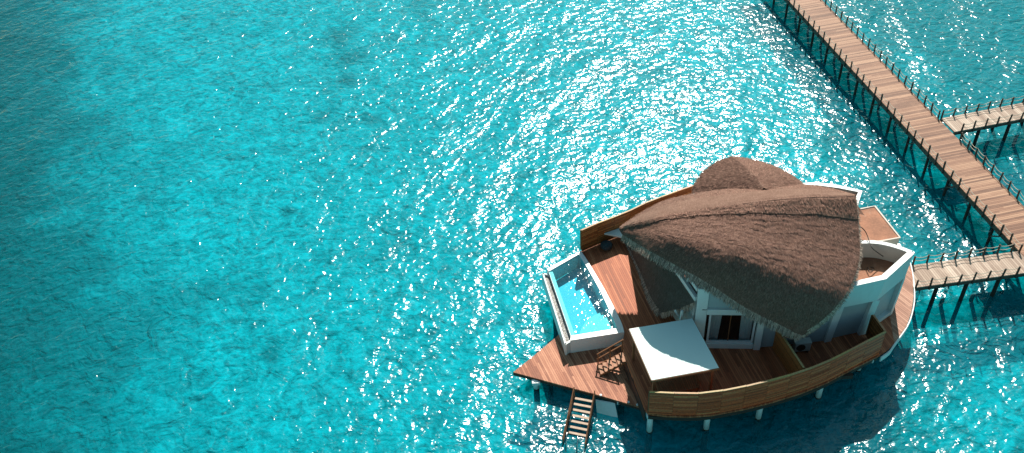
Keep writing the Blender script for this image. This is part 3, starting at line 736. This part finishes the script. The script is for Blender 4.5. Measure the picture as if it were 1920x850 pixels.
# west front (gable) with high windows
WB = Vector((10.45, 36.62, 0)); WN = at(1250, 474, 6.1); WN.z = 0; dg = (WN - WB).normalized(); GL = 5.2; WE2 = WB + dg * GL
wall('wall', [(WB + dg * .15)[:2], WE2[:2]], 2.0, 6.0, .16, M['white'])
wall('window_rail', [(WB - dg * .0 + Vector((-.10, -.03, 0)))[:2], (WE2 + Vector((-.10, -.03, 0)))[:2]], 5.95, 6.28, .20, M['white'], n_=4)
wf = wall('window', [(WB + dg * .2)[:2], WE2[:2]], 6.28, 8.6, .02, M['glass'])
for t in (1.25, 2.5, 3.8):
    p = WB + dg * t; q = WB + dg * (t + .12); wall('frame', [p[:2], q[:2]], 6.28, 8.6, .14, M['white'], parent=wf, n_=1)
wall('frame', [(WB + dg * .1 + Vector((-.02, 0, 0)))[:2], (WE2 + Vector((-.02, 0, 0)))[:2]], 6.62, 6.74, .12, M['white'], parent=wf, n_=1)
wall('wall', [(WE2 + Vector((1.0, 0, 0)))[:2], (WE2 + Vector((2.5, 3.4, 0)))[:2]], 2.0, 6.4, .2, M['white'])
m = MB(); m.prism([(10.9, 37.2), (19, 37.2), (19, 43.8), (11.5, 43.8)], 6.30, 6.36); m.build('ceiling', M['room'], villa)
# white prow at the west tip
m = MB(); T0 = at(1133, 440, 2.75); a = at(1163, 430, 2.75); c = at(1178, 449, 2.75); e = at(1215, 440, 2.75)
m.hexa([T0, c, e, a] + [q_ + Vector((0, 0, .12)) for q_ in (T0, c, e, a)]); m.build('ledge', M['white'], villa)
# struts below the canopy
for a, c in [((1266, 583, 4.6), (1280, 606, 3.4)), ((1279, 583, 4.9), (1276, 601, 4.0))]:
    m = MB(); m.bar(at(*a), at(*c), .12, .12); m.build('strut', M['white'], villa)

# parapet rooms at the east end
def lean_s(x, y): k = max(0, min(1, (x - 17.5) / 1.2)); return (.42 * k, .02 * k + (.40 * max(0, min(1, (x - 21) / 2.0))))
def lean2(x, y): return (.42, .40)
south = [(18.3, 36.22), W3, W4, W5]
def room(top_z, pts, name_mat, floor_z, lean):
    pass
PZ = 6.7
# outer shell: parapet band (thick top coping) + recessed panel with columns
def band(pts, z0, z1, t, mat, name, f0, f1, par=villa, z1c=None):
    """leaning band between heights; f = lean fraction"""
    m = MB(); Q = []
    m2 = MB()
    i0 = 0
    L = []
    n_ = len(pts)
    for i, p in enumerate(pts):
        a = Vector(pts[max(i - 1, 0)]); c = Vector(pts[min(i + 1, n_ - 1)]); d = (c - a).normalized(); L.append(Vector((-d.y, d.x)) * t / 2)
    for i, p in enumerate(pts):
        lx, ly = lean_s(*p)
        a0 = Vector((p[0] + lx * f0, p[1] + ly * f0)); a1 = Vector((p[0] + lx * f1, p[1] + ly * f1))
        m.v += [Vector((*(a0 - L[i]), z0)), Vector((*(a0 + L[i]), z0)), Vector((*(a1 + L[i]), z1)), Vector((*(a1 - L[i]), z1))]
    for i in range(n_ - 1):
        k = 4 * i
        for a, c in ((0, 1), (1, 2), (2, 3), (3, 0)): m.f.append((k + a, k + c, k + 4 + c, k + 4 + a)[::-1]); m.c.append((1, 1, 1))
    m.f.append((0, 1, 2, 3)); m.c.append((1, 1, 1)); k = 4 * (n_ - 1); m.f.append((k + 3, k + 2, k + 1, k)); m.c.append((1, 1, 1))
    return m.build(name, mat, par)
def lp(a, c, t): return (a[0] + (c[0] - a[0]) * t, a[1] + (c[1] - a[1]) * t)
band([(18.3, 36.2), W3, W4, W5], 4.95, PZ - .004, .30, M['white'], 'parapet', .63, 1.0)
band([(17.9, 36.3), (18.6, 36.32), (20.65, 36.68), (22.8, 38.05)], 2.0, 4.95, .12, M['panel'], 'wall_panel', 0, .63)
for c_, w in ((W3, .42), (W4, .46), ((22.90, 37.92), .22)):
    d_ = Vector((1, .16)) if c_[0] < 22 else Vector((.84, .53)); d_.normalize()
    band([(c_[0] - d_.x * w / 2, c_[1] - d_.y * w / 2), (c_[0] + d_.x * w / 2, c_[1] + d_.y * w / 2)], 2.0, 4.952, .34, M['white'], 'column', 0, .63)
d_ = Vector((W5[0] - W4[0], W5[1] - W4[1])).normalized()
band([lp(W4, W5, .12), lp(W4, W5, .97)], 2.0, 2.3, .30, M['white'], 'plinth', 0, .06)
# terrace: coping and inner north wall
TS = [P2(1597, 534, PZ), P2(1657, 521, PZ), P2(1709, 474, PZ)]
TN = [P2(1709, 474, PZ), P2(1688, 466, PZ), P2(1664, 459, PZ), P2(1640, 455, PZ), P2(1611, 454.5, PZ), (19.6, 39.85), (18.6, 39.6)]
def inset(pts, d):
    out = []
    for i, p in enumerate(pts):
        a = Vector(pts[max(i - 1, 0)]); c = Vector(pts[min(i + 1, len(pts) - 1)]); t = (c - a).normalized(); out.append((p[0] - t.y * d, p[1] + t.x * d))
    return out
m = MB(); wall_strip(m, [tuple(p) for p in smooth_line([Vector(p) for p in TN], 4)], 2.0, PZ - .003, .22); m.build('wall', M['cream'], villa)
S_ = [(18.7, 36.2)] + TS
m = MB(); wall_strip(m, inset(S_, .0), PZ, PZ + .05, .36); m.build('coping', M['white_clean'], villa)
m = MB(); wall_strip(m, [tuple(p) for p in smooth_line([Vector(p) for p in TN], 4)], PZ, PZ + .045, .27); m.build('coping', M['white_clean'], villa)
fl = [(18.0, 36.4)] + inset(S_[1:], .1) + [tuple(p) for p in TN[1:]]
m = MB(); m.prism(fl, 5.45, 5.55); m.build('terrace_floor', M['rust'], villa)
# flat square roof between the parapets
SQ = [at(1604, 395, 5.8), at(1640, 388, 5.8), at(1687, 447, 5.8), at(1604, 462, 5.8)]
SQp = [(p.x, p.y) for p in SQ]
m = MB(); m.prism(SQp, 2.0, 5.80); sq = m.build('wall', M['cream'], villa)
m = MB(); m.prism([(p[0] + (22.3 - p[0]) * .05, p[1] + (41.7 - p[1]) * .05) for p in SQp], 5.804, 5.83); m.build('flat_roof', M['rust'], villa)
m = MB(); wall_strip(m, SQp[:3] + [SQp[3]], 5.80, 5.88, .12); m.build('roof_rim', M['cream'], villa)
# rear parapet room
RN = [P2(1495, 348, PZ), P2(1530, 345.5, PZ), P2(1572, 351, PZ), P2(1613, 360, PZ), P2(1604, 383, PZ), (21.3, 42.2)]
m = MB(); wall_strip(m, RN, 2.0, PZ - .003, .22); m.build('wall', M['cream'], villa)
m = MB(); wall_strip(m, RN, PZ, PZ + .05, .30); m.build('coping', M['white_clean'], villa)
m = MB(); m.prism([(18.5, 42.5), RN[1], RN[3], RN[4], (21.2, 42.3)], 5.2, 5.3); m.build('terrace_floor', M['rust'], villa)
m = MB(); wall_strip(m, [(18.9, 45.2), (14.5, 46.4), (12.6, 44.6)], 2.0, 6.4, .22); m.build('wall', M['white'], villa)

# cable over the terrace
pts = [at(1610, 424, 7.6), at(1618, 429, 7.3), at(1625, 439, 7.0), at(1631, 456, 6.86), at(1636, 466, 6.8), at(1646, 474, 6.4), at(1653, 479, 6.2), at(1656, 481, 6.1)]
m = MB(); m.tube(smooth_line(pts, 4), .028, 6); tag(m.build('cable', M['cable']), 'thin black cable hanging from the thatch over the white parapet wall', 'cable', 'cables')
pts = [at(1627, 501, 5.6), at(1629, 508, 5.6), at(1633, 509.5, 5.6), at(1639, 503, 5.6), at(1632, 501, 5.58)]
m = MB(); m.tube(smooth_line(pts, 4), .02, 6); tag(m.build('cable', M['cable']), 'short loose loop of cable lying on the orange terrace floor', 'cable', 'cables')

# ------------------------------------------------------------------ plunge pool
pool = thing('plunge_pool', 'raised white plunge pool with turquoise water at the left end of the deck', 'pool', (3.5, 40.5, 1))
RZ = 2.2
oN = [P2(1025, 504, RZ), P2(1089, 470.5, RZ)]                     # north rim outer
oE = [P2(1089, 470.5, RZ), P2(1103, 491, RZ), P2(1135, 545, RZ), P2(1163, 600, RZ), P2(1170.5, 623, RZ)]
oS = [P2(1170.5, 623, RZ), P2(1069, 638.5, RZ)]
iN = [P2(1029, 509, RZ), P2(1085, 477, RZ)]
iE = [P2(1085, 477, RZ), P2(1098, 497, RZ), P2(1127, 549, RZ), P2(1150.5, 600, RZ), P2(1157.3, 615.4, RZ)]
iS = [P2(1157.3, 615.4, RZ), P2(1070.5, 629.5, RZ)]
def ring(m, outer, inner, z0, z1):
    for k in range(len(outer) - 1):
        a, c = outer[k], outer[k + 1]; d, e = inner[k + 1], inner[k]
        P_ = [a, c, d, e]; ar = sum(P_[i][0] * P_[(i + 1) % 4][1] - P_[(i + 1) % 4][0] * P_[i][1] for i in range(4))
        if ar < 0: P_.reverse()
        m.hexa([(p[0], p[1], z0) for p in P_] + [(p[0], p[1], z1) for p in P_])
m = MB(); sE_o = [tuple(p) for p in smooth_line([Vector(p) for p in oE], 4)]; sE_i = [tuple(p) for p in smooth_line([Vector(p) for p in iE], 4)]
ring(m, oN, iN, 1.0, RZ); ring(m, sE_o, sE_i, 1.0, RZ); ring(m, oS, iS, 1.0, RZ); m.build('basin_wall', M['rim'], pool)
# weir wall (west), gutter of pebbles, outer lip
wN_i = iN[0]; wS_i = iS[1]
def off(p, dx, dy=0): return (p[0] + dx, p[1] + dy)
wl_o = [off(wN_i, -.0), off(wS_i, -.0)]; wl_i = [off(wN_i, .26, .0), off(wS_i, .26, .0)]
m = MB(); ring(m, wl_o, wl_i, 1.0, 2.13); m.build('weir_wall', M['rim'], pool)
lipN = P2(1016.5, 512, 1.98); lipS = P2(1059.5, 647, 1.98)
gN = off(lipN, .10); gS = off(lipS, .10)
m = MB(); ring(m, [lipN, lipS], [gN, gS], .93, 1.98); m.build('outer_lip', M['white'], pool)
m = MB(); ring(m, [lipS, off(wS_i, .0, -.28)], [off(lipS, .0, .12), off(wS_i, .0, -.10)], .93, 1.98); m.build('gutter_end', M['white'], pool); m = MB()
ring(m, [lipN, off(wN_i, 0, .0)], [off(lipN, 0, -.1), off(wN_i, 0, -.12)], .93, 1.98); m.build('gutter_end', M['white'], pool)
m = MB(); m.prism([off(gN, .005, -.1), off(wN_i, -.01, -.13), off(wS_i, -.01, -.1), off(gS, .005, .12)], .93, 1.80); m.build('pebble_gutter', M['pebble'], pool)
m = MB()
for _ in range(1500):
    t = rnd(); a = lp(gN, gS, t); c = lp(wN_i, wS_i, t); s = rnd(); x = a[0] + (c[0] - a[0]) * (.06 + .8 * s); y = a[1] + (c[1] - a[1]) * s; r_ = ru(.025, .05); g = ru(.15, .9)
    if t < .03 or t > .97: continue
    i0 = len(m.v); m.v += [Vector((x + r_ * math.cos(k * math.pi / 2.5), y + r_ * math.sin(k * math.pi / 2.5), 1.80)) for k in range(5)] + [Vector((x, y, 1.80 + r_ * .8))]
    for k in range(5): m.f.append((i0 + k, i0 + (k + 1) % 5, i0 + 5)); m.c.append((g, g * .96, g * .9))
m.build('pebbles', M['blade'], pool, smooth=True)
inner = [wl_i[0]] + [iN[1]] + sE_i[1:] + [wl_i[1]]
m = MB(); m.prism(inner, .96, 1.05); m.build('pool_floor', M['pool_floor'], pool)
c_ = iE[-1]
for k, (R, z) in enumerate(((2.35, 1.30), (1.95, 1.5), (1.5, 1.7))):
    pts = [c_]
    a0 = math.atan2(iE[-2][1] - c_[1], iE[-2][0] - c_[0]); a1 = math.atan2(iS[1][1] - c_[1], iS[1][0] - c_[0])
    if a1 < 0: a1 += 2 * math.pi
    for q in range(15):
        a = a0 + (a1 - a0) * q / 14; pts.append((c_[0] + R * math.cos(a), c_[1] + R * math.sin(a)))
    m = MB(); m.prism(pts, 1.05, z); m.build('pool_step', M['pool_step'], pool)
iw = [off(wl_i[0], .002), iN[1]] + sE_i[1:] + [off(wl_i[1], .002)]
m = MB(); P_ = [Vector((p[0], p[1], 2.125)) for p in [off(wl_o[0], .02)] + iw[1:-1] + [off(wl_o[1], .02)]]
ar = sum(P_[i].x * P_[(i + 1) % len(P_)].y - P_[(i + 1) % len(P_)].x * P_[i].y for i in range(len(P_)))
if ar < 0: P_.reverse()
m.face([p + Vector((0, 0, .012)) for p in P_]); m.build('pool_water', M['poolwater'], pool)

# steps from the upper deck to the terrace
Ht = at(1169, 637, 3.0); Hb = at(1119.5, 665, 2.0)
st = thing('deck_steps', 'short brown timber steps with handrail beside the white pool wall', 'steps', (Hb.x, Hb.y, 1))
dS = (Vector((Ht.x, Ht.y, 0)) - Vector((Hb.x, Hb.y, 0))); Ls = dS.length; dS.normalize(); nS = Vector((dS.y, -dS.x, 0))
for k in range(6):
    c = Vector((Hb.x, Hb.y, 0)) + dS * (Ls * (k + .5) / 6) + nS * .42; c.z = 1.0 + (k + 1) * .165 - .03
    m = MB(); m.box(c + nS * .08, Ls / 6 - .05, .72, .05, dS); m.build('tread', M['step'], st, bevel=.006)
    m = MB(); c2 = c + dS * (Ls / 12 - .015); c2.z = (1.0 + c.z - .027) / 2; m.box(c2, .02, .9, c.z - .028 - 1.0, dS)
    if k == 5: m.build('end_board', M['dark'], st)
for sd_ in (.42 - .34, .42 + .44):
    m = MB(); a_ = Vector((Hb.x, Hb.y, 1.02)) + nS * sd_; c_ = Vector((Ht.x, Ht.y, 1.9)) + nS * sd_; m.bar(a_, c_, .05, .14); m.build('stringer', M['rail'], st)
for zz in (0, -.45):
    m = MB(); m.bar(Hb + nS * .92 + Vector((0, 0, zz)) - nS * .92, Ht + Vector((0, 0, zz)), .07, .07); m.build('handrail', M['rail'], st, bevel=.01)
for t in (0.04, .5, .96):
    p = Hb.lerp(Ht, t); zb = 1.0 + t * .95; m = MB(); m.box((p.x, p.y, (zb + p.z - .04) / 2), .07, .07, p.z - .04 - zb, dS); m.build('rail_post', M['rail'], st)

# stairs down into the sea
a0_ = at(1077, 741, 1.0); a1_ = at(1115, 748, 1.0); b0_ = at(1055.5, 836, -.3); b1_ = at(1097, 845, -.3)
ws = thing('water_stairs', 'brown timber stairs with pale treads leading from the pointed terrace into the sea', 'stairs', tuple(a0_))
NT = 9
for k in range(NT):
    t = (k + .55) / NT; a = a0_.lerp(b0_, t); c = a1_.lerp(b1_, t); ctr = (a + c) / 2; ax = (c - a); w = ax.length - .16
    m = MB(); m.box(ctr, w, .155, .045, ax); m.build('tread', M['tread'] if k < 7 else M['dark'], ws, bevel=.005)
for p0, p1 in ((a0_, b0_), (a1_, b1_)):
    m = MB(); m.bar(p0 + Vector((0, 0, -.12)), p1 + Vector((0, 0, -.12)), .06, .26); m.build('stringer', M['dark'], ws)
h = [(at(1079, 713, 1.9), at(1056, 806, .75)), (at(1117, 722, 1.9), at(1096, 818, .75))]
for (p0, p1), (s0, s1) in zip(h, ((a0_, b0_), (a1_, b1_))):
    q0 = Vector((s0.x, s0.y, 1.78)); q1 = Vector((s1.x, s1.y, .35))
    m = MB(); m.bar(q0, q1, .06, .14); m.build('handrail', M['rail'], ws, bevel=.01)
    m = MB(); m.bar(q0 + Vector((0, 0, -.42)), q1 + Vector((0, 0, -.42)), .05, .10); m.build('handrail', M['rail'], ws, bevel=.01)
    for t in (.02, .5, .98):
        p = q0.lerp(q1, t); s = s0.lerp(s1, t); m = MB(); m.box((p.x, p.y, (p.z + s.z - .2) / 2), .07, .07, p.z - s.z + .2, (1, 0, 0)); m.build('rail_post', M['rail'], ws)
ctr = (b0_ + b1_) / 2 + Vector((0, -.1, .02)); m = MB(); m.box(ctr + (b0_ - a0_).normalized() * .15, (b1_ - b0_).length, .5, .07, b1_ - b0_); m.build('landing', M['dark'], ws)
for x, y in ((1063.5, 822), (1084, 829)):
    p = at(x, y, .1); d = Vector((-.1, -.55, 0)); pts = [p + Vector((0, .25, -.15)), p + Vector((0, .2, .35)), p + Vector((-.02, 0, .48)), p + d * .6 + Vector((0, 0, .38)), p + d + Vector((0, 0, -.1)), p + d + Vector((0, 0, -1.2))]
    m = MB(); m.tube(smooth_line(pts, 4), .03, 8); m.build('grab_rail', M['metal'], ws, smooth=True)

# ------------------------------------------------------------------ pavilion
pz = 4.55
pc = [at(1180, 617, pz), at(1298, 597, pz), at(1348, 690, pz), at(1222, 713, pz)]
pav = thing('pavilion', 'square shade pavilion with flat white canvas roof on timber posts, left of the house door', 'pavilion', (8.8, 34.4, 2))
m = MB(); n_ = 14; G = []
for j in range(n_ + 1):
    R = []
    for i in range(n_ + 1):
        u, v = i / n_, j / n_; p = pc[0] * (1 - u) * (1 - v) + pc[1] * u * (1 - v) + pc[2] * u * v + pc[3] * (1 - u) * v; p = Vector(p)
        p.z -= .05 * math.sin(math.pi * u) * math.sin(math.pi * v)
        # crease across the cloth
        dd = abs((u - .62) + (v - .35) * .9); 
        if .12 < v < .62: p.z += .035 * math.exp(-(dd / .035) ** 2)
        R.append(p)
    G.append(R)
m.grid(G, flip=True)
m.build('roof_cloth', M['fabric'], pav, smooth=True)
m = MB()
for k in range(4): m.bar(pc[k] + Vector((0, 0, -.09)), pc[(k + 1) % 4] + Vector((0, 0, -.09)), .07, .14)
m.build('roof_frame', M['rail'], pav)
pctr = (pc[0] + pc[1] + pc[2] + pc[3]) / 4
for k in range(4):
    p = pc[k].lerp(pctr, .12); m = MB(); m.box((p.x, p.y, (2.0 + pz - .1) / 2), .14, .14, pz - .1 - 2.0, pc[1] - pc[0]); m.build('post', M['rail'], pav, bevel=.01)
    q = pc[k]; m = MB()
# daybed
dbx = (pc[1] - pc[0]); dbx.z = 0; dbx.normalize(); dby = Vector((-dbx.y, dbx.x, 0)); c0 = Vector((8.85, 33.55, 0))
db = thing('daybed', 'slatted brown timber daybed standing in the shade under the white pavilion', 'daybed', tuple(c0 + Vector((0, 0, 2))))
for k in range(18):
    m = MB() if k == 0 else m; p = c0 + dbx * (-1.05 + k * 2.1 / 17); p.z = 2.42; m.box(p, .085, 1.25, .03, dbx)
m.build('slat_base', M['rail'], db)
m = MB()
for s in (-1, 1):
    p = c0 + dby * s * .66; p.z = 2.40; m.box(p, 2.3, .07, .13, dbx)
    p = c0 + dbx * s * 1.15; p.z = 2.40; m.box(p, .07, 1.39, .13, dbx)
m.build('bed_frame', M['rail'], db)
for sx in (-1, 1):
    for sy in (-1, 1):
        p = c0 + dbx * sx * 1.1 + dby * sy * .62; m = MB(); m.box((p.x, p.y, 2.17), .08, .08, .34, dbx); m.build('leg', M['rail'], db)
m = MB()
p = c0 + dbx * 1.17; a = p + dby * .66 + Vector((0, 0, 2.5)); c = p - dby * .66 + Vector((0, 0, 2.5)); m.bar(a + Vector((0, 0, .55)), c + Vector((0, 0, .55)), .07, .07)
for k in range(9):
    q = a.lerp(c, k / 8); m.box((q.x, q.y, 2.77), .04, .05, .54, dbx)
m.build('backrest', M['rail'], db)
# bean bag
p = at(1137, 462, 2.2); m = MB(); n_ = 18; G = []
for j in range(11):
    th = math.pi * j / 10; R = []
    for i in range(n_ + 1):
        ph = 2 * math.pi * i / n_; r_ = .42 * math.sin(th) ** .8 * (1 + .04 * math.sin(3 * ph)); z = 2.0 + .34 * (1 - math.cos(math.pi - th)) * (.9 if th < 1 else 1) 
        R.append(Vector((p.x + r_ * math.cos(ph), p.y + r_ * math.sin(ph), 2.01 + .27 * (1 + math.cos(th)))))
    G.append(R)
m.grid(G, flip=True); bb = m.build('bean_bag', M['bag'], None, smooth=True); tag(bb, 'dark round bean bag in the shadow of the far bamboo screen', 'bean bag')
# air conditioner
c0 = Vector((16.75, 35.55, 0)); ac = thing('air_conditioner', 'beige outdoor air conditioner unit against the wall beside the bamboo partition', 'air conditioner', (c0.x, c0.y, 2))
m = MB(); m.box((c0.x, c0.y, 2.50), .95, .42, .72); m.build('casing', M['ac'], ac, bevel=.03)
m = MB(); m.tube([(c0.x - .12, c0.y - .213, 2.5), (c0.x - .12, c0.y - .235, 2.5)], .27, 24); m.build('fan_grille', M['dark'], ac)
for s in (-1, 1): m = MB(); m.box((c0.x + s * .34, c0.y, 2.07), .08, .46, .14); m.build('foot', M['dark'], ac)
m = MB(); m.box((c0.x, c0.y, 2.865), .99, .46, .02); m.build('lid', M['ac'], ac)

# ------------------------------------------------------------------ light
AZ = math.radians(14); EL = math.radians(47)
sd = Vector((math.sin(AZ) * math.cos(EL), math.cos(AZ) * math.cos(EL), math.sin(EL)))
sun_d = bpy.data.lights.new('sun', 'SUN'); sun_d.energy = 5.0; sun_d.angle = math.radians(0.53); sun_d.color = (1.0, 0.93, 0.84)
sun = bpy.data.objects.new('sun', sun_d); COL.objects.link(sun); sun.rotation_euler = sd.to_track_quat('Z', 'Y').to_euler(); sun.location = sd * 120
w = bpy.data.worlds.new('World'); sc.world = w; w.use_nodes = True; nt = w.node_tree
bg = nt.nodes['Background']; sky = nt.nodes.new('ShaderNodeTexSky'); sky.sky_type = 'NISHITA'; sky.sun_disc = False; sky.sun_elevation = EL; sky.sun_rotation = AZ
mx = nt.nodes.new('ShaderNodeMix'); mx.data_type = 'RGBA'; mx.blend_type = 'MULTIPLY'; mx.inputs[0].default_value = 1.0; mx.inputs[7].default_value = (0.74, 1.06, 0.87, 1)
nt.links.new(sky.outputs[0], mx.inputs[6]); nt.links.new(mx.outputs[2], bg.inputs[0]); bg.inputs[1].default_value = 0.092
sc.view_settings.view_transform = 'Standard'; sc.view_settings.look = 'None'; sc.view_settings.exposure = 0.25; sc.view_settings.gamma = 1.0
sc.cycles.use_denoising = True
sc.cycles.max_bounces = 6; sc.cycles.diffuse_bounces = 1; sc.cycles.glossy_bounces = 2; sc.cycles.transmission_bounces = 2; sc.cycles.transparent_max_bounces = 10
sc.cycles.caustics_reflective = False; sc.cycles.caustics_refractive = False
sc.cycles.sample_clamp_indirect = 4.0
